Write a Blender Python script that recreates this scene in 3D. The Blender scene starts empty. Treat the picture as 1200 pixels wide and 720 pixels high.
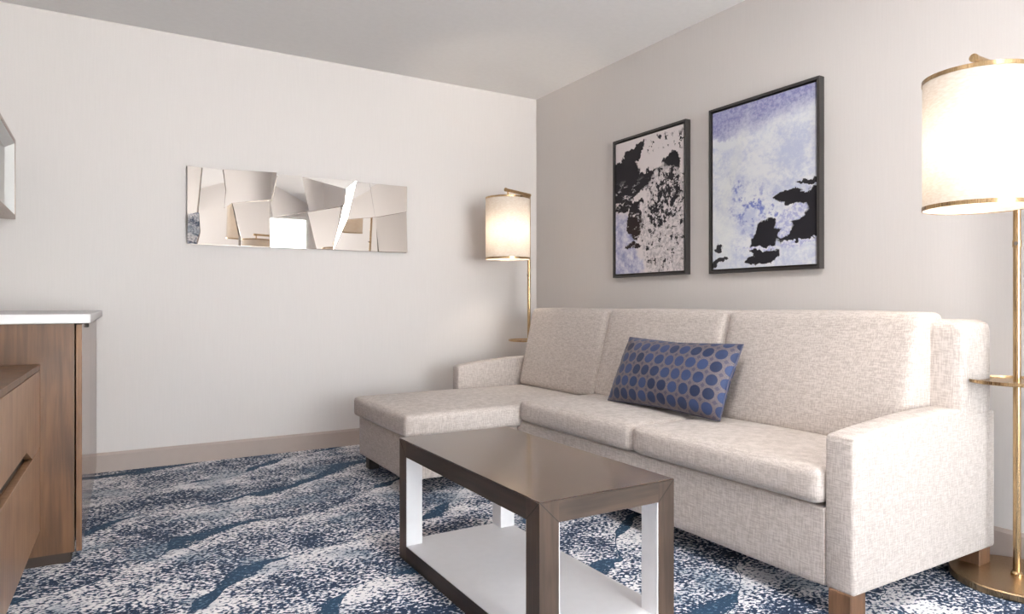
import bpy, bmesh, math, random
from mathutils import Vector, Matrix, Euler
random.seed(7)
S = bpy.context.scene
COL = S.collection
PI = math.pi

# ------------------------------------------------------------------ render look
S.view_settings.view_transform = 'Standard'
S.view_settings.look = 'None'
S.view_settings.gamma = 1.0
S.view_settings.use_curve_mapping = False
S.view_settings.exposure = 0.06
S.cycles.use_denoising = True
S.cycles.max_bounces = 12
S.cycles.diffuse_bounces = 8
S.cycles.glossy_bounces = 6
S.cycles.transmission_bounces = 8
S.cycles.transparent_max_bounces = 16
S.cycles.sample_clamp_indirect = 6.0
S.cycles.caustics_reflective = False
S.cycles.caustics_refractive = False


def lin(r, g, b):
    f = lambda c: (c / 255 / 12.92) if c / 255 <= 0.04045 else ((c / 255 + 0.055) / 1.055) ** 2.4
    return (f(r), f(g), f(b), 1.0)


# ------------------------------------------------------------------ node helpers
class NT:
    def __init__(self, name):
        self.m = bpy.data.materials.new(name)
        self.m.use_nodes = True
        self.t = self.m.node_tree
        self.t.nodes.clear()
        self.out = self.t.nodes.new('ShaderNodeOutputMaterial')

    def n(self, typ, **kw):
        nd = self.t.nodes.new(typ)
        for k, v in kw.items():
            setattr(nd, k, v)
        return nd

    def put(self, sock, v):
        if isinstance(v, bpy.types.NodeSocket):
            self.t.links.new(v, sock)
        elif v is not None:
            sock.default_value = v

    def math(self, op, a, b=None, c=None, clamp=False):
        nd = self.n('ShaderNodeMath', operation=op, use_clamp=clamp)
        self.put(nd.inputs[0], a)
        if b is not None:
            self.put(nd.inputs[1], b)
        if c is not None:
            self.put(nd.inputs[2], c)
        return nd.outputs[0]

    def add(self, a, b): return self.math('ADD', a, b)
    def sub(self, a, b): return self.math('SUBTRACT', a, b)
    def mul(self, a, b): return self.math('MULTIPLY', a, b)

    def coord(self, kind='Object'):
        return self.n('ShaderNodeTexCoord').outputs[kind]

    def mapping(self, v, scale=(1, 1, 1), loc=(0, 0, 0), rot=(0, 0, 0)):
        nd = self.n('ShaderNodeMapping')
        self.put(nd.inputs['Vector'], v)
        nd.inputs['Scale'].default_value = scale
        nd.inputs['Location'].default_value = loc
        nd.inputs['Rotation'].default_value = rot
        return nd.outputs[0]

    def noise(self, v, scale=5, detail=2, rough=0.5, dist=0.0, out='Fac'):
        nd = self.n('ShaderNodeTexNoise')
        self.put(nd.inputs['Vector'], v)
        nd.inputs['Scale'].default_value = scale
        nd.inputs['Detail'].default_value = detail
        nd.inputs['Roughness'].default_value = rough
        nd.inputs['Distortion'].default_value = dist
        return nd.outputs[out]

    def smooth(self, v, a, b, lo=0.0, hi=1.0):
        nd = self.n('ShaderNodeMapRange', interpolation_type='SMOOTHSTEP')
        self.put(nd.inputs['Value'], v)
        nd.inputs['From Min'].default_value = a
        nd.inputs['From Max'].default_value = b
        nd.inputs['To Min'].default_value = lo
        nd.inputs['To Max'].default_value = hi
        return nd.outputs['Result']

    def mix(self, f, a, b, blend='MIX'):
        nd = self.n('ShaderNodeMix', data_type='RGBA', blend_type=blend)
        self.put(nd.inputs['Factor'], f)
        self.put(nd.inputs['A'], a) if False else self.put(nd.inputs[6], a)
        self.put(nd.inputs[7], b)
        return nd.outputs[2]

    def xyz(self, v):
        nd = self.n('ShaderNodeSeparateXYZ')
        self.put(nd.inputs[0], v)
        return nd.outputs

    def vec(self, x, y, z=0.0):
        nd = self.n('ShaderNodeCombineXYZ')
        self.put(nd.inputs[0], x); self.put(nd.inputs[1], y); self.put(nd.inputs[2], z)
        return nd.outputs[0]

    def vadd(self, a, b):
        nd = self.n('ShaderNodeVectorMath', operation='ADD')
        self.put(nd.inputs[0], a); self.put(nd.inputs[1], b)
        return nd.outputs[0]

    def bump(self, h, strength=0.3, dist=0.002):
        nd = self.n('ShaderNodeBump')
        nd.inputs['Strength'].default_value = strength
        nd.inputs['Distance'].default_value = dist
        self.put(nd.inputs['Height'], h)
        return nd.outputs[0]

    def pbr(self, color, rough=0.5, metal=0.0, normal=None, **kw):
        b = self.n('ShaderNodeBsdfPrincipled')
        self.put(b.inputs['Base Color'], color)
        self.put(b.inputs['Roughness'], rough)
        self.put(b.inputs['Metallic'], metal)
        if normal is not None:
            self.put(b.inputs['Normal'], normal)
        for k, v in kw.items():
            self.put(b.inputs[k.replace('_', ' ')], v)
        self.t.links.new(b.outputs[0], self.out.inputs['Surface'])
        return b


# ------------------------------------------------------------------ materials
def mat_plain(name, c, rough=0.5, metal=0.0, **kw):
    t = NT(name)
    co = t.coord()
    nz = t.noise(co, 30, 3)
    col = t.mix(t.smooth(nz, .3, .7, 0, .12), c, tuple(x * .82 for x in c[:3]) + (1,))
    t.pbr(col, rough, metal, **kw)
    return t.m


def mat_wallpaper(name, c):
    t = NT(name)
    co = t.coord()
    streak = t.noise(t.mapping(co, (140, 140, 5)), 1, 2)
    grain = t.noise(t.mapping(co, (260, 260, 120)), 1, 2)
    h = t.add(t.mul(streak, .6), t.mul(grain, .4))
    col = t.mix(t.smooth(h, .35, .65), tuple(x * .975 for x in c[:3]) + (1,), c)
    t.pbr(col, .75, 0, t.bump(h, .2, .0008), Specular_IOR_Level=.25)
    return t.m


def mat_fabric(name, c, dark):
    t = NT(name)
    co = t.coord()
    wv = t.noise(t.mapping(co, (270, 270, 30)), 1, 3)
    wh = t.noise(t.mapping(co, (30, 30, 270)), 1, 3)
    wy = t.noise(t.mapping(co, (270, 30, 270)), 1, 3)
    h = t.add(t.add(t.mul(wv, .42), t.mul(wh, .33)), t.mul(wy, .25))
    col = t.mix(t.smooth(h, .40, .60), dark, c)
    t.pbr(col, .9, 0, t.bump(h, .4, .001), Specular_IOR_Level=.15, Sheen_Weight=.15, Sheen_Roughness=.5)
    return t.m


def mat_wood(name, light, dark, rough=.4, axis='Z', scale=1.0, coat=0.0, contrast=(.35, .68)):
    t = NT(name)
    co = t.coord()
    a, b = 34 * scale, 2.2 * scale
    sc = {'X': (b, a, a), 'Y': (a, b, a), 'Z': (a, a, b)}[axis]
    g1 = t.noise(t.mapping(co, sc), 1, 4, .6, .6)
    sc2 = tuple(s * 4 for s in sc)
    g2 = t.noise(t.mapping(co, sc2), 1, 3, .6)
    blot = t.noise(co, 7 * scale, 2)
    f = t.add(t.add(t.mul(g1, .5), t.mul(g2, .2)), t.mul(blot, .3))
    col = t.mix(t.smooth(f, *contrast), dark, light)
    t.pbr(col, rough, 0, t.bump(g2, .08, .001), Coat_Weight=coat, Coat_Roughness=.12)
    return t.m


def mat_metal(name, c, rough=.25, brushed=0.0):
    t = NT(name)
    co = t.coord()
    nz = t.noise(t.mapping(co, (900, 900, 8)), 1, 2)
    r = t.smooth(nz, .3, .7, rough * .8, rough * 1.2)
    kw = {}
    if brushed:
        kw['Anisotropic'] = brushed
    b = t.pbr(c, r, 1.0, **kw)
    if brushed:
        tg = t.n('ShaderNodeTangent', direction_type='RADIAL', axis='Z')
        t.put(b.inputs['Tangent'], tg.outputs[0])
    return t.m


def mat_carpet():
    t = NT('patterned_carpet')
    co = t.coord()
    wob = t.noise(t.mapping(co, (2.2, 2.2, 1)), 1, 3, out='Color')
    x, y, _ = t.xyz(co)
    wx, wy, _ = t.xyz(wob)
    x2 = t.add(x, t.mul(t.sub(wx, .5), .34))
    y2 = t.add(y, t.mul(t.sub(wy, .5), .34))
    # rotate so that s runs along the sweeping strokes and q across them
    ca, sa = math.cos(.43), math.sin(.43)
    s = t.add(t.mul(x2, ca), t.mul(y2, sa))
    q = t.sub(t.mul(y2, ca), t.mul(x2, sa))
    wave = t.mul(t.math('SINE', t.add(t.mul(s, 5.2), 1.2)), .07)
    qq = t.add(q, wave)
    per = .47
    fr = t.math('FRACT', t.math('DIVIDE', t.add(qq, 40.02), per))       # 0..1 across one period
    dist = t.math('ABSOLUTE', t.sub(fr, .5))
    brk = t.noise(t.mapping(co, (1.7, 1.7, 1), loc=(3.1, .7, 0)), 1, 2)
    width = t.smooth(brk, .42, .68, .004, .17)
    stroke = t.math('LESS_THAN', dist, width)
    # speckle
    sp = t.noise(t.mapping(co, (64, 88, 1), rot=(0, 0, .5)), 1, 2, .5)
    big = t.noise(t.mapping(co, (2.7, 3.5, 1), loc=(1.3, 5.2, 0), rot=(0, 0, -.43)), 1, 5, .62)
    mid = t.noise(t.mapping(co, (11, 15, 1), loc=(6, 2, 0)), 1, 3, .6)
    # pale flecks thicken on the viewer's side of each stroke
    grad = t.sub(fr, .5)
    glow = t.mul(t.smooth(grad, -.45, -.08, 0, 1), t.smooth(grad, -.03, .05, 1, 0))
    dens = t.add(t.add(t.mul(t.sub(big, .5), .55), t.mul(t.sub(mid, .5), .34)), t.mul(t.sub(glow, .4), .07))
    v = t.add(t.add(sp, dens), -.014)
    ramp = t.n('ShaderNodeValToRGB')
    ramp.color_ramp.interpolation = 'LINEAR'
    els = ramp.color_ramp.elements
    cols = [(.40, lin(14, 40, 70)), (.455, lin(26, 62, 98)), (.480, lin(120, 136, 160)), (.51, lin(206, 206, 212)), (.55, lin(244, 242, 244))]
    els[0].position, els[0].color = cols[0]
    els[1].position, els[1].color = cols[-1]
    for p_, c_ in cols[1:-1]:
        e = els.new(p_); e.color = c_
    t.put(ramp.inputs[0], v)
    spk = t.noise(t.mapping(co, (64, 88, 1), loc=(9, 4, 0)), 1, 2)
    teal = t.mix(t.smooth(spk, .56, .62), lin(16, 56, 86), lin(74, 106, 130))
    edge = t.math('LESS_THAN', spk, t.smooth(dist, .0, .15, .74, .40))
    f = t.mul(stroke, edge)
    patch = t.smooth(t.noise(t.mapping(co, (2.6, 3.4, 1), loc=(7.7, 1.4, 0)), 1, 3), .52, .66, 0, .55)
    slate = t.mix(t.mul(patch, t.smooth(sp, .42, .52)), ramp.outputs[0], lin(112, 138, 160))
    col = t.mix(f, slate, teal)
    pile = t.noise(t.mapping(co, (420, 420, 1)), 1, 2)
    t.pbr(t.mix(t.smooth(pile, .3, .7, 0, .12), col, (0.02, .03, .05, 1)), .95, 0, t.bump(pile, .6, .003),
          Specular_IOR_Level=.1, Sheen_Weight=.1)
    return t.m


def ellipse(t, u, v, cu, cv, ru, rv, rot=0.0):
    du, dv = t.sub(u, cu), t.sub(v, cv)
    if rot:
        c, s = math.cos(rot), math.sin(rot)
        du, dv = t.add(t.mul(du, c), t.mul(dv, s)), t.sub(t.mul(dv, c), t.mul(du, s))
    a = t.math('DIVIDE', du, ru)
    b = t.math('DIVIDE', dv, rv)
    return t.math('SQRT', t.add(t.mul(a, a), t.mul(b, b)))


def blobs(t, u, v, lst, soft=.02):
    r = None
    for e in lst:
        d = ellipse(t, u, v, *e)
        r = d if r is None else t.math('MINIMUM', r, d)
    return t.smooth(r, 1 - soft, 1 + soft, 1, 0)


def art_uv(t, amp=.10, fine=.05):
    g = t.coord('Generated')
    _, gy, gz = t.xyz(g)
    u0 = t.sub(1.0, gy)
    base = t.vec(u0, t.mul(gz, 1.34), 0)
    n1 = t.noise(base, 4.5, 5, .62, out='Color')
    n2 = t.noise(base, 17, 4, .65, out='Color')
    a, b, _ = t.xyz(n1)
    c, d, _ = t.xyz(n2)
    u = t.add(u0, t.add(t.mul(t.sub(a, .5), amp * 2), t.mul(t.sub(c, .5), fine * 2)))
    v = t.add(gz, t.add(t.mul(t.sub(b, .5), amp * 2), t.mul(t.sub(d, .5), fine * 2)))
    return u0, gz, u, v, base


def mat_art_rock():
    t = NT('abstract_print_black_and_white')
    u0, v0, u, v, base = art_uv(t, .09, .045)
    white = lin(226, 218, 218)
    grey = t.mix(t.smooth(t.noise(base, 22, 5, .7), .42, .6), lin(120, 116, 124), white)
    lav = t.mix(t.smooth(t.noise(base, 9, 5, .7), .35, .65), lin(150, 152, 190), lin(222, 220, 228))
    col = t.mix(blobs(t, u, v, [(.08, .17, .24, .3), (.28, .03, .16, .1)], .25), white, lav)
    black = lin(40, 38, 42)
    brown = lin(48, 38, 38)
    m = blobs(t, u, v, [(.12, .72, .27, .15), (.30, .87, .18, .05, .5), (.08, .60, .24, .07), (.5, .70, .18, .045, .2), (.28, .52, .16, .03),
                        (.30, .38, .12, .14, -.2), (.06, .5, .16, .025), (.22, .64, .24, .07), (.10, .80, .2, .06, .4), (.28, .20, .12, .03), (.84, .74, .12, .09, .3)], .05)
    wisps = t.smooth(t.noise(t.mapping(base, (6, 15, 1)), 1, 5, .7), .55, .58)
    blk = t.mix(t.mul(wisps, t.smooth(v0, .72, .62)), t.mix(t.smooth(v0, .36, .5), brown, black), grey)
    col = t.mix(m, col, blk)
    rock = blobs(t, u, v, [(.80, .30, .40, .42), (.74, .58, .27, .17)], .06)
    col = t.mix(rock, col, t.mix(t.smooth(t.noise(base, 26, 4, .7), .4, .62, 0, .55), white, lin(128, 124, 130)))
    heavy = blobs(t, u, v, [(.80, .56, .19, .17), (.66, .44, .16, .14)], .5)
    n3 = t.noise(t.mapping(base, (17, 14, 1)), 1, 5, .74)
    fl = t.smooth(t.add(n3, t.mul(heavy, .10)), .565, .585)
    fl = t.mul(fl, rock)
    topf = t.mul(t.smooth(t.noise(base, 15, 3, .6), .55, .58), blobs(t, u, v, [(.66, .93, .3, .05), (.95, .9, .1, .05)], .3))
    lines = t.mul(t.smooth(t.noise(t.mapping(base, (4, 42, 1)), 1, 3, .6), .62, .66), blobs(t, u, v, [(.75, .3, .26, .05)], .4))
    dk = t.math('MAXIMUM', t.math('MAXIMUM', fl, topf), lines)
    col = t.mix(dk, col, black)
    t.pbr(col, .7, 0, Specular_IOR_Level=.2)
    return t.m


def mat_art_sky():
    t = NT('abstract_print_lavender_and_black')
    u0, v0, u, v, base = art_uv(t, .07, .03)
    wash = t.noise(t.mapping(base, (3, 4, 1)), 1, 6, .65)
    fine = t.noise(base, 30, 4, .7)
    f = t.add(t.mul(wash, .7), t.mul(fine, .3))
    pale = t.mix(t.smooth(f, .38, .58), lin(192, 199, 222), lin(230, 233, 238))
    top = t.mix(t.smooth(fine, .35, .65), lin(128, 130, 178), lin(178, 178, 206))
    tm = t.smooth(t.add(v, t.mul(u, -.10)), .74, .88)
    notch = blobs(t, u, v, [(.06, .80, .22, .03, -.1)], .3)
    col = t.mix(tm, pale, top)
    col = t.mix(notch, col, lin(226, 230, 236))
    blue = t.mul(t.smooth(t.noise(base, 11, 5, .7), .50, .62), blobs(t, u, v, [(.42, .36, .28, .12, -.2), (.24, .52, .1, .08), (.62, .3, .3, .08, .3)], .7))
    col = t.mix(blue, col, lin(112, 124, 190))
    streak = blobs(t, u, v, [(.20, .56, .05, .34, -.45), (.12, .2, .10, .25)], .8)
    col = t.mix(t.mul(streak, .6), col, lin(232, 235, 234))
    black = lin(38, 37, 42)
    m = blobs(t, u, v, [(.88, .20, .28, .085), (.54, .17, .16, .09, .5), (.99, .30, .12, .14), (.82, .385, .19, .04),
                        (.99, .47, .16, .018), (.52, .055, .17, .035, .2), (.05, .05, .11, .02, .3), (.07, .13, .04, .02, .4)], .05)
    hole = blobs(t, u, v, [(.78, .275, .17, .05, .35), (.74, .19, .07, .028, .4), (.75, .118, .5, .012)], .1)
    col = t.mix(m, col, black)
    lav2 = t.mix(t.smooth(fine, .4, .6), lin(176, 180, 216), lin(226, 228, 236))
    col = t.mix(hole, col, lav2)
    t.pbr(col, .7, 0, Specular_IOR_Level=.2)
    return t.m


def mat_pillow():
    t = NT('pillow_dot_fabric')
    uv = t.coord('UV')
    x, y, _ = t.xyz(uv)
    P = .0685

    def cell(o):
        a = t.math('DIVIDE', t.add(x, 10 * P + o), P)
        b = t.math('DIVIDE', t.add(y, 10 * P + o), P)
        return t.mul(t.sub(t.math('FRACT', a), .5), P), t.mul(t.sub(t.math('FRACT', b), .5), P), t.math('FLOOR', a), t.math('FLOOR', b)
    a, b, ia, ib = cell(P / 2 + .018)
    d = t.math('SQRT', t.add(t.mul(a, a), t.mul(b, b)))
    wn = t.n('ShaderNodeTexWhiteNoise', noise_dimensions='2D')
    t.put(wn.inputs['Vector'], t.vec(ia, ib))
    rnd = wn.outputs['Value']
    a, b, _, _ = cell(.018)
    dm = t.add(t.math('ABSOLUTE', a), t.math('ABSOLUTE', b))
    wv = t.noise(t.mapping(uv, (500, 260, 1)), 1, 2)
    hue = t.noise(uv, 12, 2)
    blue = t.mix(t.smooth(t.add(t.mul(hue, .4), t.mul(rnd, .6)), .25, .75), lin(32, 42, 66), lin(56, 72, 110))
    blue = t.mix(t.smooth(wv, .35, .65, 0, .5), blue, lin(40, 54, 92))
    ground = t.mix(t.smooth(wv, .4, .6), lin(86, 80, 86), lin(116, 107, 112))
    col = t.mix(t.smooth(d, .0272, .0292, 1, 0), ground, blue)
    col = t.mix(t.smooth(dm, .0105, .0125, 1, 0), col, lin(78, 76, 92))
    t.pbr(col, .55, 0, t.bump(t.add(wv, t.smooth(d, .024, .031, .8, 0)), .4, .0015), Sheen_Weight=.12, Sheen_Roughness=.3,
          Specular_IOR_Level=.3)
    return t.m


def mat_shade():
    t = NT('linen_shade')
    co = t.coord()
    w = t.noise(t.mapping(co, (60, 60, 200)), 1, 3)
    c = t.mix(t.smooth(w, .3, .7), lin(238, 228, 216), lin(248, 242, 234))
    c2 = t.mix(t.smooth(w, .3, .7), lin(130, 118, 107), lin(141, 133, 123))
    d = t.n('ShaderNodeBsdfDiffuse'); t.put(d.inputs[0], c)
    tr = t.n('ShaderNodeBsdfTranslucent'); t.put(tr.inputs[0], c2)
    mx = t.n('ShaderNodeMixShader'); mx.inputs[0].default_value = .5
    t.t.links.new(d.outputs[0], mx.inputs[1]); t.t.links.new(tr.outputs[0], mx.inputs[2])
    t.t.links.new(mx.outputs[0], t.out.inputs[0])
    return t.m


def mat_emit(name, c, s):
    t = NT(name)
    e = t.n('ShaderNodeEmission'); e.inputs[0].default_value = c; e.inputs[1].default_value = s
    t.t.links.new(e.outputs[0], t.out.inputs[0])
    return t.m


def mat_clear(name):
    t = NT(name)
    tr = t.n('ShaderNodeBsdfTransparent'); tr.inputs[0].default_value = (.96, .97, .97, 1)
    g = t.n('ShaderNodeBsdfGlossy'); g.inputs['Roughness'].default_value = .02
    fr = t.n('ShaderNodeFresnel'); fr.inputs[0].default_value = 1.45
    mx = t.n('ShaderNodeMixShader')
    t.put(mx.inputs[0], fr.outputs[0])
    t.t.links.new(tr.outputs[0], mx.inputs[1]); t.t.links.new(g.outputs[0], mx.inputs[2])
    t.t.links.new(mx.outputs[0], t.out.inputs[0])
    return t.m


M = {}
M['wallpaper'] = mat_wallpaper('wallpaper', lin(219, 214, 211))
M['ceiling'] = mat_plain('ceiling_paint', lin(248, 247, 246), .85)
M['carpet'] = mat_carpet()
M['base'] = mat_plain('taupe_baseboard', lin(172, 158, 150), .5)
M['sofa'] = mat_fabric('linen_fabric', lin(206, 197, 191), lin(176, 166, 159))
M['sofa_leg'] = mat_wood('brown_leg_wood', lin(130, 96, 70), lin(92, 66, 48), .45)
M['dark_leg'] = mat_plain('dark_leg', lin(40, 34, 32), .5)
M['table_wood'] = mat_wood('table_walnut', lin(88, 68, 56), lin(58, 44, 36), .2, 'Y', .8, .8)
M['table_shaded_side'] = mat_wood('table_walnut_shaded', lin(70, 57, 49), lin(44, 36, 31), .5, 'Y', .8, 0)  # same walnut, coloured darker to stand in for shade on the long sides
M['table_wood_x'] = mat_wood('table_walnut_end_rail', lin(86, 70, 57), lin(54, 43, 35), .4, 'X', .8, .3)
M['table_end'] = mat_wood('table_walnut_upright', lin(84, 67, 54), lin(53, 41, 33), .45, 'Z', .8, 0)
M['table_white'] = mat_plain('white_lacquer', lin(244, 244, 246), .35)
M['seam'] = mat_plain('dark_seam', lin(30, 24, 20), .6)
M['cabinet'] = mat_wood('cabinet_walnut', lin(122, 86, 56), lin(74, 50, 32), .38, 'Z', .5, .15)
M['cabinet_door'] = mat_wood('cabinet_door_veneer', lin(150, 116, 90), lin(104, 76, 56), .16, 'Z', .6, .8)
M['drawer'] = mat_wood('drawer_veneer', lin(166, 130, 100), lin(128, 96, 70), .32, 'Z', 1.2, .35)
M['plinth'] = mat_plain('dark_plinth', lin(56, 42, 34), .6)
M['quartz'] = mat_plain('white_quartz', lin(226, 226, 226), .25)
M['brass'] = mat_metal('brushed_brass', lin(186, 158, 120), .26)
M['brass_base'] = mat_metal('spun_brass', lin(178, 150, 116), .30, .75)
M['steel'] = mat_metal('steel', lin(190, 186, 180), .25)
M['mirror'] = mat_metal('silver_mirror', (.68, .64, .60, 1), .02)
M['mirror_edge'] = mat_metal('smoked_edge', lin(130, 122, 116), .2)
M['frame_black'] = mat_plain('black_frame', lin(52, 49, 48), .45)
M['art_a'] = mat_art_rock()
M['art_b'] = mat_art_sky()
M['pillow'] = mat_pillow()
M['shade'] = mat_shade()
M['bulb'] = mat_emit('warm_bulb', (1.0, .88, .74, 1), 235.0)
M['glass'] = mat_clear('window_glass')
M['white_frame'] = mat_plain('white_window_frame', lin(230, 230, 228), .5)
M['bronze'] = mat_metal('bronze_frame', lin(168, 150, 136), .22)


# ------------------------------------------------------------------ object helpers
def obj(name, bm, mat, parent=None, smooth=False, label=None):
    me = bpy.data.meshes.new(name)
    bmesh.ops.recalc_face_normals(bm, faces=bm.faces[:])
    bm.to_mesh(me); bm.free()
    me.materials.append(mat)
    if smooth:
        for p in me.polygons:
            p.use_smooth = True
    o = bpy.data.objects.new(name, me)
    COL.objects.link(o)
    if parent is not None:
        o.parent = parent
    if label:
        o['label'] = label
    return o


def thing(name, label, cat, loc=(0, 0, 0), rz=0.0, group=None):
    o = bpy.data.objects.new(name, None)
    COL.objects.link(o)
    o.location = loc
    o.rotation_euler = (0, 0, rz)
    o.empty_display_size = .1
    o['label'] = label; o['category'] = cat
    if group:
        o['group'] = group
    return o


def struct(name, bm, mat):
    o = obj(name, bm, mat)
    o['kind'] = 'structure'
    return o


def shift(bm, d):
    bmesh.ops.translate(bm, verts=bm.verts[:], vec=Vector(d))
    return bm


def bevel_all(bm, w, seg=2):
    es = [e for e in bm.edges if len(e.link_faces) == 2 and e.calc_face_angle(0) > .5]
    bmesh.ops.bevel(bm, geom=es, offset=w, segments=seg, affect='EDGES', profile=.5)
    return bm


def box(bm, x0, x1, y0, y1, z0, z1):
    r = bmesh.ops.create_cube(bm, size=1)
    for v in r['verts']:
        v.co = Vector(((x0 + x1) / 2 + v.co.x * (x1 - x0), (y0 + y1) / 2 + v.co.y * (y1 - y0), (z0 + z1) / 2 + v.co.z * (z1 - z0)))
    return bm


def bx(x0, x1, y0, y1, z0, z1, bev=0.0, seg=2):
    bm = box(bmesh.new(), x0, x1, y0, y1, z0, z1)
    if bev:
        bevel_all(bm, bev, seg)
    return bm


def prism(pts, axis, a, b, bev=0.0, seg=2):
    """polygon pts in the plane normal to axis, extruded from a to b"""
    bm = bmesh.new()
    def mk(p, d):
        return {'X': (d, p[0], p[1]), 'Y': (p[0], d, p[1]), 'Z': (p[0], p[1], d)}[axis]
    A = [bm.verts.new(mk(p, a)) for p in pts]
    B = [bm.verts.new(mk(p, b)) for p in pts]
    bm.faces.new(A); bm.faces.new(B[::-1])
    n = len(pts)
    for i in range(n):
        bm.faces.new((A[i], B[i], B[(i + 1) % n], A[(i + 1) % n]))
    bmesh.ops.recalc_face_normals(bm, faces=bm.faces[:])
    if bev:
        bevel_all(bm, bev, seg)
    return bm


def rbox(x0, x1, y0, y1, z0, z1, r=.03, puff=(0, 0, 0), n=14, warp=None):
    """soft upholstered block: rounded edges and crowned faces"""
    bm = bmesh.new()
    bmesh.ops.create_cube(bm, size=2)
    bmesh.ops.subdivide_edges(bm, edges=bm.edges[:], cuts=n - 1, use_grid_fill=True)
    h = Vector(((x1 - x0) / 2, (y1 - y0) / 2, (z1 - z0) / 2))
    c = Vector(((x1 + x0) / 2, (y1 + y0) / 2, (z1 + z0) / 2))
    rr = Vector([min(r, a * .98) for a in h])
    for v in bm.verts:
        u = Vector([math.copysign(1 - (1 - min(1, abs(a))) ** 1.9, a) for a in v.co])
        p = Vector([u[i] * h[i] for i in range(3)])
        q = Vector([max(-(h[i] - rr[i]), min(h[i] - rr[i], p[i])) for i in range(3)])
        d = p - q
        e = Vector([d[i] / rr[i] for i in range(3)])
        if e.length > 1e-6:
            e.normalize()
        p = q + Vector([e[i] * rr[i] for i in range(3)])
        for i in range(3):
            if puff[i] and abs(u[i]) > .999:
                j, k = (i + 1) % 3, (i + 2) % 3
                p[i] += math.copysign(puff[i], u[i]) * (1 - u[j] ** 2) * (1 - u[k] ** 2)
        p = p + c
        v.co = warp(p) if warp else p
    return bm


def cyl(p0, p1, r0, r1=None, seg=24, caps=True):
    p0, p1 = Vector(p0), Vector(p1)
    r1 = r0 if r1 is None else r1
    bm = bmesh.new()
    d = (p1 - p0)
    q = d.to_track_quat('Z', 'Y').to_matrix().to_4x4()
    bmesh.ops.create_cone(bm, cap_ends=caps, segments=seg, radius1=r0, radius2=r1, depth=d.length)
    bmesh.ops.transform(bm, matrix=Matrix.Translation((p0 + p1) / 2) @ q, verts=bm.verts[:])
    return bm


def lathe(prof, seg=48, closed=False):
    bm = bmesh.new()
    rings = []
    for r, z in prof:
        if r < 1e-6:
            rings.append([bm.verts.new((0, 0, z))])
        else:
            rings.append([bm.verts.new((r * math.cos(2 * PI * k / seg), r * math.sin(2 * PI * k / seg), z)) for k in range(seg)])
    pairs = list(zip(rings[:-1], rings[1:]))
    if closed:
        pairs.append((rings[-1], rings[0]))
    for A, B in pairs:
        for k in range(seg):
            k2 = (k + 1) % seg
            if len(A) == 1 and len(B) == 1:
                continue
            if len(A) == 1:
                bm.faces.new((A[0], B[k], B[k2]))
            elif len(B) == 1:
                bm.faces.new((A[k], B[0], A[k2]))
            else:
                bm.faces.new((A[k], B[k], B[k2], A[k2]))
    return bm


def auto_smooth(o, ang=40):
    for p in o.data.polygons:
        p.use_smooth = True
    o.data.set_sharp_from_angle(angle=math.radians(ang))
    return o


# ------------------------------------------------------------------ camera
F, YAW, YH = 795.0, .537, 356.0
cam = bpy.data.cameras.new('camera')
cam.sensor_fit = 'HORIZONTAL'
cam.sensor_width = 36
cam.lens = F * 36 / 1200
cam.shift_y = -(360 - YH) / 1200
cam.clip_start = .02
co = bpy.data.objects.new('camera', cam)
COL.objects.link(co)
co.location = (-2.940, -4.558, .97)
co.rotation_euler = (PI / 2, 0, -YAW)
S.camera = co

# ------------------------------------------------------------------ room
XL, YF, H = -3.56, -8.2, 2.60
T = .12
struct('floor', bx(XL - T, T, YF - T, T, -.12, 0), M['carpet'])
struct('ceiling', bx(XL - T, T, YF - T, T, H, H + .12), M['ceiling'])
struct('wall_back', bx(XL - T, T, 0, T, 0, H), M['wallpaper'])
struct('wall_right', bx(0, T, YF - T, 0, 0, H), M['wallpaper'])
struct('wall_left', bx(XL - T, XL, YF - T, 0, 0, H), M['wallpaper'])
WX0, WX1, WZ0, WZ1 = -2.75, -.12, .15, 2.36
bm = bmesh.new()
box(bm, XL, WX0, YF - T, YF, 0, H); box(bm, WX1, 0, YF - T, YF, 0, H)
box(bm, WX0, WX1, YF - T, YF, 0, WZ0); box(bm, WX0, WX1, YF - T, YF, WZ1, H)
struct('wall_front', bm, M['wallpaper'])
bprof = [(0, 0), (-.013, 0), (-.013, .098), (-.010, .104), (-.006, .112), (0, .112)]
struct('baseboard_back', prism([(x, z) for x, z in bprof], 'X', XL, -.013), M['base'])
for v in bpy.data.objects['baseboard_back'].data.vertices:
    pass
struct('baseboard_right', prism(bprof, 'Y', YF, 0), M['base'])

# window behind the camera: the room's daylight
win = bpy.data.objects.new('window_1', None); COL.objects.link(win); win['kind'] = 'structure'
bm = bmesh.new()
fy0, fy1 = YF - .09, YF - .03
for x0, x1, z0, z1 in [(WX0, WX1, WZ0, WZ0 + .05), (WX0, WX1, WZ1 - .05, WZ1), (WX0, WX0 + .05, WZ0 + .05, WZ1 - .05), (WX1 - .05, WX1, WZ0 + .05, WZ1 - .05),
                       ((WX0 + WX1) / 2 - .03, (WX0 + WX1) / 2 + .03, WZ0 + .05, WZ1 - .05)]:
    box(bm, x0, x1, fy0, fy1, z0, z1)
w = obj('window_frame', bm, M['white_frame'], win); w['kind'] = 'structure'
w = obj('pane', bx(WX0 + .05, WX1 - .05, YF - .064, YF - .058, WZ0 + .05, WZ1 - .05), M['glass'], win); w['kind'] = 'structure'

# ------------------------------------------------------------------ sofa
RX, RY = -.55, -1.93
sofa = thing('sectional_sofa', 'long oatmeal linen sectional sofa with a chaise, standing along the right wall', 'sofa', (RX, RY, 0))


def so(name, bm, mat='sofa', smooth=True, parent=None):
    shift(bm, (-RX, -RY, 0))
    o = obj(name, bm, M[mat], parent or sofa, smooth)
    if smooth:
        auto_smooth(o, 55)
    return o


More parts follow.
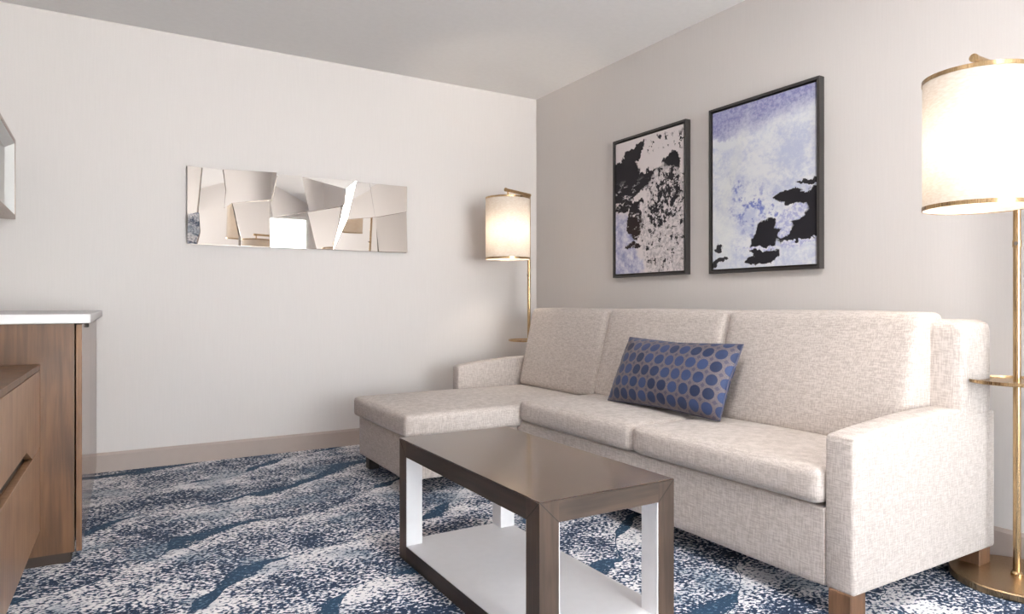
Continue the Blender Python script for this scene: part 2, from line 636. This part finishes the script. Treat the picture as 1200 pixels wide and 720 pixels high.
YN, YA = -3.334, -3.238      # near arm outer and inner faces
YC = -1.430                  # chaise right edge
YL0, YL1 = -.590, -.505      # far arm
so('base', rbox(-1.025, -.29, YA - .002, YC + .06, .085, .335, .012, n=8))
so('chaise_base', rbox(-1.665, -.31, -1.395, -.640, .080, .305, .015, n=8))
# arms: profile in x-z, top rises gently to the rear and rolls over
XB = -.166
def arm_prof(xf, top0=.566, top1=.606):
    p = [(xf, .085), (xf, top0 - .012), (xf + .012, top0)]
    for k in range(1, 8):
        f = k / 8
        p.append((xf + .012 + f * (-.45 - xf), top0 + (top1 - top0) * math.sin(f * PI / 2)))
    p += [(-.43, top1), (-.40, top1 - .004), (-.375, top1 - .014), (-.35, top1 - .020), (XB + .004, top1 - .020), (XB + .004, .085)]
    return p
so('arm', prism(arm_prof(-1.020), 'Y', YN, YA, .012, 3))
so('arm', prism(arm_prof(-.985), 'Y', YL0, YL1, .012, 3))
# back frame
so('back_frame', rbox(-.385, XB, YN + .004, YL1 - .003, .54, .912, .035, (.0, .004, .0), n=14))
so('back_panel', bx(-.30, XB + .006, YA + .002, YL0 - .002, .085, .56), smooth=False)

def seat_warp(x0, crown_front=.0):
    return None
# seat cushions
so('seat_cushion', rbox(-1.045, -.45, -2.344, YC - .016, .338, .455, .030, (.008, .003, .012), n=16))
so('seat_cushion', rbox(-1.045, -.45, YA + .003, -2.350, .338, .455, .030, (.008, .003, .012), n=16))
so('chaise_cushion', rbox(-1.690, -.45, YC - .008, -.615, .306, .420, .024, (.01, .004, .020), n=18))


def lean(y0, y1, z0=.445, z1=.938, xb=-.565, xt=-.43, th=.165, puff=.016, sl=0.0):
    def w(p):
        f = (p.z - z0) / (z1 - z0)
        return Vector((p.x + (xt - xb) * f * .95, p.y + sl * (f - .5), p.z))
    return rbox(xb, xb + th, y0, y1, z0, z1, .032, (puff, .003, .006), n=18, warp=w)


so('back_cushion', lean(-1.452, -.625, z0=.425, xb=-.555, xt=-.435))
so('back_cushion', lean(-2.336, -1.458))
so('back_cushion', lean(-3.222, -2.342))
for (x, y) in ((-.985, -3.290), (-.21, -3.285), (-.985, -.547), (-.21, -.547)):
    so('leg', prism([(x - .038, y - .038), (x + .038, y - .038), (x + .038, y + .038), (x - .038, y + .038)], 'Z', 0, .09, .003, 1), 'sofa_leg', False)
for (x, y) in ((-1.60, -.70), (-1.60, -1.33)):
    so('leg', prism([(x - .03, y - .03), (x + .03, y - .03), (x + .03, y + .03), (x - .03, y + .03)], 'Z', 0, .085, .003, 1), 'dark_leg', False)

# ------------------------------------------------------------------ throw pillow
def pillow_mesh(w, h, th, nu=48, nv=28):
    bm = bmesh.new()
    uvl = bm.loops.layers.uv.new('UVMap')
    def pos(u, v, side):
        e = max(0, (1 - abs(u) ** 3.2)) * max(0, (1 - abs(v) ** 2.6))
        d = th / 2 * e ** .55
        pin = 1 - .045 * (1 - abs(v)) * abs(u) ** 4
        pin2 = 1 - .085 * (1 - abs(u)) ** 1.0 * abs(v) ** 3
        wr = .004 * math.sin(9 * u + 4 * v) * (1 - abs(u)) + .003 * math.sin(17 * v - 6 * u) * abs(u)
        return Vector((u * w / 2 * pin, side * d + (wr * e), v * h / 2 * pin2))
    fr = lambda i, n: math.copysign(1 - (1 - abs(2 * i / n - 1)) ** 1.5, 2 * i / n - 1)
    grid = {}
    for side in (-1, 1):
        for i in range(nu + 1):
            for j in range(nv + 1):
                edge = i in (0, nu) or j in (0, nv)
                k = (i, j, 0 if edge else side)
                if k not in grid:
                    vv = bm.verts.new(pos(fr(i, nu), fr(j, nv), side))
                    grid[k] = vv
        for i in range(nu):
            for j in range(nv):
                ks = [(i, j), (i + 1, j), (i + 1, j + 1), (i, j + 1)]
                vs = [grid[(a, b, 0 if (a in (0, nu) or b in (0, nv)) else side)] for a, b in ks]
                f = bm.faces.new(vs if side < 0 else vs[::-1])
                cs = ks if side < 0 else ks[::-1]
                for lp, (a, b) in zip(f.loops, cs):
                    lp[uvl].uv = (fr(a, nu) * w / 2 * 1.05, fr(b, nv) * h / 2 * 1.1)
    return bm


pil = thing('throw_pillow', 'blue dotted rectangular throw pillow lying against the sofa back cushions', 'pillow', (-.642, -2.168, .4665))
po = obj('cover', pillow_mesh(.735, .352, .168), M['pillow'], pil, True)
po.rotation_euler = Euler((math.radians(-25), 0, 0))
po.location = (.0, 0, .165)
pw = bpy.data.objects['throw_pillow']
pw.rotation_euler = (0, 0, -PI / 2 + .015)
# piped edge
bm = bmesh.new()
ring = []
for s in range(120):
    a = s / 120 * 4
    k, f = int(a), a - int(a)
    u, v = [(-1 + 2 * f, -1), (1, -1 + 2 * f), (1 - 2 * f, 1), (-1, 1 - 2 * f)][k]
    pin = 1 - .045 * (1 - abs(v)) * abs(u) ** 4
    pin2 = 1 - .085 * (1 - abs(u)) * abs(v) ** 3
    ring.append(Vector((u * .735 / 2 * pin, 0, v * .352 / 2 * pin2)))
rv = []
for k, p in enumerate(ring):
    tg = (ring[(k + 1) % 120] - ring[k - 1]).normalized()
    nn = Vector((0, 1, 0)); bb = tg.cross(nn)
    rv.append([bm.verts.new(p + (nn * math.cos(q * PI / 3) + bb * math.sin(q * PI / 3)) * .0035) for q in range(6)])
for k in range(120):
    for q in range(6):
        bm.faces.new((rv[k][q], rv[(k + 1) % 120][q], rv[(k + 1) % 120][(q + 1) % 6], rv[k][(q + 1) % 6]))
M['pipe'] = mat_plain('pillow_piping', lin(84, 84, 104), .7)
obj('piping', bm, M['pipe'], po, True)

# ------------------------------------------------------------------ coffee table
TX0, TX1, TY0, TY1, TZ = -1.980, -1.508, -3.085, -2.103, .455
tcx, tcy = (TX0 + TX1) / 2, (TY0 + TY1) / 2
tab = thing('coffee_table', 'dark walnut coffee table with white inner faces and shelf, on the carpet before the sofa', 'table', (tcx, tcy, 0))
hx, hy = (TX1 - TX0) / 2, (TY1 - TY0) / 2
BW, LX, LY = .062, .061, .066


def to(name, bm, mat, parent=tab, label=None):
    return obj(name, bm, M[mat], parent, False, label)


to('tabletop', bx(-hx + .0005, hx - .0005, -hy + .0005, hy - .0005, TZ - .004, TZ, .001, 1), 'table_wood')
E_ = .004
zt = TZ - .0045
to('rail', bx(-hx + LX, hx - LX, -hy, -hy + .03, TZ - BW, zt), 'table_wood_x')
to('rail', bx(-hx + LX, hx - LX, hy - .03, hy, TZ - BW, zt), 'table_wood_x')
to('rail', bx(-hx, -hx + .03, -hy + LY, hy - LY, TZ - BW, zt), 'table_shaded_side')
to('rail', bx(hx - .03, hx, -hy + LY, hy - LY, TZ - BW, zt), 'table_wood')
for sx in (-1, 1):
    for sy in (-1, 1):
        xa, xb = sorted((sx * hx, sx * (hx - LX)))
        ya, yb = sorted((sy * hy, sy * (hy - LY)))
        lg = to('leg', bx(xa, xb, ya, yb, 0.0, zt), 'table_end')
        # white lining on the two inward faces of the leg
        bm = bmesh.new()
        xi = sx * (hx - LX); yi = sy * (hy - LY)
        x1_, x2_ = sorted((xi, xi - sx * .003)); y1_, y2_ = sorted((yi, yi - sy * .003))
        L_ = [(xi, ya if sy < 0 else yb), (xi - sx * .003, ya if sy < 0 else yb), (xi - sx * .003, yi - sy * .003), (xa if sx < 0 else xb, yi - sy * .003), (xa if sx < 0 else xb, yi), (xi, yi)]
        L_ = [(px + (0.001 * -sx if abs(abs(px) - hx) < 1e-6 else 0), py + (0.001 * -sy if abs(abs(py) - hy) < 1e-6 else 0)) for px, py in L_]
        to('white_lining', prism(L_, 'Z', .058, TZ - BW), 'table_white', lg, 'white inner faces of leg')
to('bottom_rail', bx(-hx, -hx + .03, -hy + LY, hy - LY, 0, .057), 'table_shaded_side')
to('bottom_rail', bx(hx - .03, hx, -hy + LY, hy - LY, 0, .057), 'table_shaded_side')
to('bottom_rail', bx(-hx + LX, hx - LX, -hy, -hy + .03, 0, .057), 'table_end')
to('bottom_rail', bx(-hx + LX, hx - LX, hy - .03, hy, 0, .057), 'table_end')
to('shelf', prism([(-hx + .001, -hy + LY), (-hx + LX, -hy + LY), (-hx + LX, -hy + .001), (hx - LX, -hy + .001), (hx - LX, -hy + LY), (hx - .001, -hy + LY),
                   (hx - .001, hy - LY), (hx - LX, hy - LY), (hx - LX, hy - .001), (-hx + LX, hy - .001), (-hx + LX, hy - LY), (-hx + .001, hy - LY)], 'Z', .0572, .0605),
   'table_white', label='white lacquered bottom shelf')
to('underside', bx(-hx + .031, hx - .031, -hy + .031, hy - .031, TZ - .030, TZ - .0046), 'table_white', label='white underside')
# dark mitre lines where the rails meet the legs
def strip(p, q, wdt, n):
    bm = bmesh.new()
    p, q, n = Vector(p), Vector(q), Vector(n)
    d = (q - p).normalized(); s = d.cross(n) * wdt / 2
    A = [bm.verts.new(v) for v in (p - s - n * .0002, p + s - n * .0002, q + s - n * .0002, q - s - n * .0002)]
    B = [bm.verts.new(v + n * .0010) for v in (p - s - n * .0002, p + s - n * .0002, q + s - n * .0002, q - s - n * .0002)]
    bm.faces.new(A); bm.faces.new(B[::-1])
    for i in range(4):
        bm.faces.new((A[i], B[i], B[(i + 1) % 4], A[(i + 1) % 4]))
    to('mitre_joint', bm, 'seam', label='dark mitre joint line')
for sx in (-1, 1):
    strip((sx * hx, -hy, TZ - .002), (sx * (hx - LX), -hy, TZ - BW), .0018, (0, -1, 0))
for sy in (-1, 1):
    strip((-hx, sy * hy, TZ - .002), (-hx, sy * (hy - LY), TZ - BW), .0018, (-1, 0, 0))

# ------------------------------------------------------------------ floor lamps
def lamp(label, loc, rz, bulb):
    L = thing('floor_lamp', label, 'lamp', loc, rz, 'brass floor lamps')
    # shade hangs on the -x side of the pole
    OX, R = -.268, .156
    b = obj('base', lathe([(0, 0), (.196, 0), (.200, .004), (.200, .022), (.197, .026), (0, .026)], 96), M['brass_base'], L); auto_smooth(b, 30)
    c = obj('collar', lathe([(0, .025), (.019, .025), (.019, .034), (.013, .040), (0, .040)], 32), M['brass'], L); auto_smooth(c)
    o = obj('pole', cyl((0, 0, .035), (0, 0, 1.770), .0118), M['brass'], L); auto_smooth(o)
    k = obj('pole_joint', lathe([(.0116, 1.165), (.0136, 1.167), (.0136, 1.189), (.0116, 1.191)], 32, True), M['brass'], L); auto_smooth(k)
    kb = obj('switch_knob', cyl((-.012, -.004, 1.178), (-.026, -.008, 1.178), .0065), M['mirror_edge'], k); auto_smooth(kb)
    t = obj('tray', lathe([(.0122, .693), (.146, .693), (.151, .696), (.151, .706), (.147, .706), (.145, .699), (.0122, .699)], 72, True), M['brass'], L); auto_smooth(t, 30)
    a = obj('arm', cyl((.012, 0, 1.770), (OX - .02, 0, 1.770), .0118), M['brass'], L); auto_smooth(a)
    cp = obj('end_cap', cyl((OX - .018, 0, 1.770), (OX - .028, 0, 1.770), .0135), M['brass'], a); auto_smooth(cp)
    st = obj('hanger', cyl((OX, 0, 1.770), (OX, 0, 1.560), .006), M['brass'], a); auto_smooth(st)
    # spider ring arms under the top rim
    bm = bmesh.new()
    for q in range(3):
        an = q * 2 * PI / 3 + .4
        m = cyl((OX, 0, 1.698), (OX + math.cos(an) * (R - .002), math.sin(an) * (R - .002), 1.698), .0025, seg=8)
        me = bpy.data.meshes.new('tmp'); m.to_mesh(me); m.free(); bm.from_mesh(me); bpy.data.meshes.remove(me)
    sh = obj('shade', shift(lathe([(R, 1.282), (R, 1.35), (R, 1.45), (R, 1.55), (R, 1.65), (R, 1.713)], 96), (OX, 0, 0)), M['shade'], L, True, 'glowing cream linen drum shade')
    obj('spider', bm, M['brass'], sh)
    for z in (1.280, 1.702):
        r = obj('rim', shift(lathe([(R + .0004, z), (R + .0026, z), (R + .0026, z + .013), (R + .0004, z + .013)], 96, True), (OX, 0, 0)), M['brass'], sh, label='brass rim of the shade'); auto_smooth(r, 30)
    so_ = obj('socket', cyl((OX, 0, 1.562), (OX, 0, 1.515), .018), M['brass'], L); auto_smooth(so_)
    bm = bmesh.new()
    bmesh.ops.create_uvsphere(bm, u_segments=24, v_segments=16, radius=.030)
    for v in bm.verts:
        if v.co.z > 0:
            v.co.x *= 1 - .45 * v.co.z / .03; v.co.y *= 1 - .45 * v.co.z / .03
            v.co.z *= 1.5
    shift(bm, (OX, 0, 1.472))
    obj('bulb', bm, M['bulb'], L, True)
    return L


lamp('tall brass floor lamp with a lit drum shade at the near end of the sofa', (-.226, -3.430, 0), 0, 1)
lamp('brass floor lamp with a lit drum shade in the far corner behind the chaise', (-.275, -.326, 0), .42, 1)

# ------------------------------------------------------------------ framed prints on the right wall
def picture(name, label, y0, y1, z0, z1, art):
    P_ = thing(name, label, 'picture', (0, (y0 + y1) / 2, z0), 0, 'framed abstract prints over the sofa')
    w, h = abs(y1 - y0) / 2, z1 - z0
    D, fw = .038, .014
    bm = bmesh.new()
    box(bm, -D, 0, -w, -w + fw, 0, h); box(bm, -D, 0, w - fw, w, 0, h)
    box(bm, -D, 0, -w + fw, w - fw, 0, fw); box(bm, -D, 0, -w + fw, w - fw, h - fw, h)
    obj('frame', bm, M['frame_black'], P_)
    obj('backing', bx(-.012, -.001, -w + fw, w - fw, fw, h - fw), M['seam'], P_, label='dark shadow gap behind the canvas')
    g = .010
    obj('canvas', bx(-.032, -.013, -w + fw + g, w - fw - g, fw + g, h - fw - g), M[art], P_)


picture('framed_print', 'black framed black and white rocky abstract, the smaller looking print nearer the corner', -1.669, -1.002, 1.142, 2.052, 'art_a')
picture('framed_print', 'black framed lavender abstract with black patches low on the right, over the sofa', -2.536, -1.846, 1.137, 2.055, 'art_b')

# ------------------------------------------------------------------ faceted mirror art on the back wall
MX, MZ = -1.82, 1.568
art = thing('faceted_mirror', 'long low wall mirror of tilted angular facets on the back wall', 'mirror', (MX, 0, MZ))
w2, h2 = .709, .236
obj('backing', bx(-w2, w2, -.016, 0, -h2, h2), M['mirror_edge'], art)
V = dict(a=(-w2, h2), b=(-.625, h2), c=(-.507, h2), d=(-.195, h2), e=(-.035, h2), f=(.325, h2), g=(.434, h2), h=(w2, h2),
         i=(-w2, -.060), j=(-.649, -.043), k=(-.501, -.009), l=(-.458, .029), m=(-.228, .065), n=(-.210, -.043), o=(.009, .005),
         p=(.244, .061), q=(.269, -.027), r=(.474, .001), s=(w2, .056), t=(-w2, -h2), u=(-.406, -h2), v=(-.224, -h2), w=(.068, -h2),
         x=(.182, -h2), y=(.496, -h2), z=(w2, -h2), A=(-.491, .107), B=(.252, .170), C=(-.408, -.174))
# each facet is tipped a little its own way: the point of the room it mirrors towards the sofa's viewer
V.update(I=(-.640, -.165), J=(-.655, -h2))
FAC = [('abji', (0, -5.5, 2.2)), ('bcAkj', (-.02, -6.2, 2.52)), ('cdmlkA', (-3.56, -6.0, 1.8)), ('ijIJt', (-2.3, -3.0, 0)), ('jklCuJI', (0, -5.0, 1.4)),
       ('lmvuC', (0, -4.6, 2.0)), ('deonm', (-3.5, -6.3, 2.5)), ('mnowv', (-.5, YF, 2.2)), ('eBpo', (-3.4, -7.5, 1.6)), ('efB', (-1.5, -5, 2.6)),
       ('fqxpB', (-.9, YF, 1.4)), ('opxw', (0, -5.4, 2.2)), ('fgrq', (-.02, -5.2, 2.5)), ('ghsr', (0, -4.2, 2.3)), ('qryx', (0, -4.6, 1.2)), ('rszy', (0, -3.4, 2.25))]
for names, Q in FAC:
    pts = [Vector(V[c]) for c in names]
    cx = sum(p.x for p in pts) / len(pts); cz = sum(p.y for p in pts) / len(pts)
    here = Vector((MX + cx, -.03, MZ + cz))
    nrm = (Vector(Q) - here).normalized() + (Vector((-2.94, -4.56, .97)) - here).normalized()
    tx, tz = nrm.x / nrm.y, nrm.z / nrm.y
    ins = [Vector((cx + (p.x - cx) * .988, cz + (p.y - cz) * .988)) for p in pts]
    ys = [-(tx * (p.x - cx) + tz * (p.y - cz)) for p in ins]
    top = max(ys)
    ys = [v - top - .0185 for v in ys]
    bm = bmesh.new()
    A = [bm.verts.new((p.x, yv, p.y)) for p, yv in zip(ins, ys)]
    B = [bm.verts.new((p.x, -.0155, p.y)) for p in ins]
    bm.faces.new(A); bm.faces.new(B[::-1])
    for i in range(len(A)):
        bm.faces.new((A[i], B[i], B[(i + 1) % len(A)], A[(i + 1) % len(A)]))
    obj('mirror_facet', bm, M['mirror'], art)

# ------------------------------------------------------------------ framed mirror at the left edge, on the left wall
lm = thing('framed_mirror', 'deep bronze framed mirror at the left edge, above the white counter', 'mirror', (XL, -.24, 1.405))
dx, ln, hh = -3.350 - XL, .95, .408
bm = bmesh.new()
fw = .035
box(bm, 0, dx, -ln, 0, 0, .02); box(bm, 0, dx, -ln, 0, hh - .02, hh)
box(bm, 0, dx, -.02, 0, .02, hh - .02); box(bm, 0, dx, -ln, -ln + .02, .02, hh - .02)
obj('frame', bm, M['bronze'], lm)
# bevelled inner surround, white colour standing in for its bright reflection, and the glass
bm = bmesh.new()
o4 = [(-.02, .02), (-ln + .02, .02), (-ln + .02, hh - .02), (-.02, hh - .02)]
i4 = [(-.05, .05), (-ln + .05, .05), (-ln + .05, hh - .05), (-.05, hh - .05)]
A = [bm.verts.new((dx - .002, y, z)) for y, z in o4]
B = [bm.verts.new((dx - .042, y, z)) for y, z in i4]
Cc = [bm.verts.new((dx - .05, y, z)) for y, z in o4]
for i in range(4):
    j = (i + 1) % 4
    bm.faces.new((A[i], A[j], B[j], B[i])); bm.faces.new((B[i], B[j], Cc[j], Cc[i])); bm.faces.new((Cc[i], Cc[j], A[j], A[i]))
obj('bevel', bm, M['white_frame'], lm)
obj('mirror_glass', bx(dx - .052, dx - .041, -ln + .045, -.045, .045, hh - .045), M['mirror'], lm)
obj('backing', bx(.001, .012, -ln + .021, -.021, .021, hh - .021), M['seam'], lm)

# ------------------------------------------------------------------ tall counter cabinet in the far left corner
R1 = -math.radians(1.05)
cab = thing('counter_cabinet', 'tall brown wood cabinet with a white stone top against the back wall', 'cabinet', (-3.024, -1.552, 0), R1)
DP, LEN = -.500, 1.520
obj('side_panel', bx(DP, -.024, 0, .022, .045, .895), M['cabinet'], cab)
obj('carcass', bx(DP, -.026, .0225, LEN, .060, .894), M['cabinet'], cab)
obj('door', bx(-.019, 0, 0, LEN * .5 - .002, .045, .893, .001, 1), M['cabinet_door'], cab)
obj('door', bx(-.019, 0, LEN * .5 + .002, LEN, .045, .893, .001, 1), M['cabinet_door'], cab)
obj('plinth', bx(DP + .03, -.037, .026, LEN, 0, .0595), M['plinth'], cab)
hg = obj('hinge', bx(-.016, .010, .30, .33, .872, .888, .002, 1), M['seam'], cab, label='dark hinge under the counter edge')
# counter with rounded front corner
def rounded_slab(x0, x1, y0, y1, r, z0, z1):
    pts = [(x0, y0)]
    for k in range(9):
        a = -PI / 2 + k / 8 * PI / 2
        pts.append((x1 - r + r * math.cos(a), y0 + r + r * math.sin(a)))
    pts += [(x1, y1), (x0, y1)]
    return prism(pts, 'Z', z0, z1, .004, 2)
obj('countertop', rounded_slab(DP, .028, -.022, LEN + .005, .025, .896, .931), M['quartz'], cab, label='white stone countertop')

# ------------------------------------------------------------------ low drawer chest in front of it
R2 = -math.radians(1.5)
ch = thing('drawer_chest', 'low brown wood drawer chest at the left edge, butting the taller counter cabinet', 'drawer chest', (-3.153, -1.557, 0), R2)
CD, CL = -.330, -1.75
obj('carcass', bx(CD, -.024, CL, -.001, .145, .728), M['cabinet'], ch)
obj('top_panel', bx(CD, 0, CL, -.001, .7285, .749, .001, 1), M['cabinet'], ch)
ZS = .446
obj('drawer', bx(-.022, 0, CL + .003, -.003, .143, ZS - .003, .001, 1), M['drawer'], ch)
# upper drawer front with the scooped finger grip along its lower edge
pts = [(CL + .003, .7265), (-.003, .7265), (-.003, ZS + .001), (-.22, ZS + .001), (-.36, ZS + .050), (CL + .15, ZS + .050), (CL + .06, ZS + .001), (CL + .003, ZS + .001)]
up = obj('drawer', prism(pts, 'X', -.022, 0), M['drawer'], ch)
obj('grip', bx(-.0235, -.0225, CL + .05, -.21, ZS + .001, ZS + .052), M['seam'], up, label='dark recessed finger grip')
obj('plinth', bx(CD + .03, -.06, CL + .05, -.02, 0, .1445), M['plinth'], ch)

# ------------------------------------------------------------------ light
M['fill_opal'] = mat_emit('fill_light_diffuser', (1.0, .965, .94, 1), 64.0)
def added_ceiling_light(label, x, y):  # added fill light, out of view, brightens the table, seats and floor
    c = thing('added_ceiling_light', label, 'added ceiling light', (x, y, H), 0, 'added round flush ceiling lights')
    r = obj('frame', lathe([(.245, 0), (.255, -.004), (.255, -.046), (.240, -.050), (.236, -.046), (.236, -.002)], 64, True), M['steel'], c); auto_smooth(r, 30)
    d = obj('diffuser', lathe([(0, -.040), (.235, -.040), (.235, -.030), (0, -.030)], 64), M['fill_opal'], c)
added_ceiling_light('added unseen fill light on the ceiling above the coffee table', -1.75, -3.45)
added_ceiling_light('added unseen fill light on the ceiling nearer the window, behind the viewer', -1.75, -6.1)
W = bpy.data.worlds.new('sky'); S.world = W
W.use_nodes = True
nt = W.node_tree
bg = nt.nodes['Background']
# pale overcast sky above the horizon, brighter ground glow added to lift the ceiling
tc = nt.nodes.new('ShaderNodeTexCoord'); sx_ = nt.nodes.new('ShaderNodeSeparateXYZ'); rp = nt.nodes.new('ShaderNodeValToRGB')
nt.links.new(tc.outputs['Generated'], sx_.inputs[0])
mp = nt.nodes.new('ShaderNodeMapRange'); mp.inputs['From Min'].default_value = -.06; mp.inputs['From Max'].default_value = .06
nt.links.new(sx_.outputs[2], mp.inputs[0]); nt.links.new(mp.outputs[0], rp.inputs[0])
rp.color_ramp.elements[0].color = (1.0, .98, .96, 1); rp.color_ramp.elements[1].color = (.64, .66, .68, 1)
nt.links.new(rp.outputs[0], bg.inputs[0])
bg.inputs[1].default_value = 32.0
pl = bpy.data.lights.new('window_portal', 'AREA')
pl.shape = 'RECTANGLE'; pl.size = WX1 - WX0; pl.size_y = WZ1 - WZ0
pl.cycles.is_portal = True
po_ = bpy.data.objects.new('window_portal', pl); COL.objects.link(po_)
po_.location = ((WX0 + WX1) / 2, YF - .10, (WZ0 + WZ1) / 2)
po_.rotation_euler = (PI / 2, 0, PI)
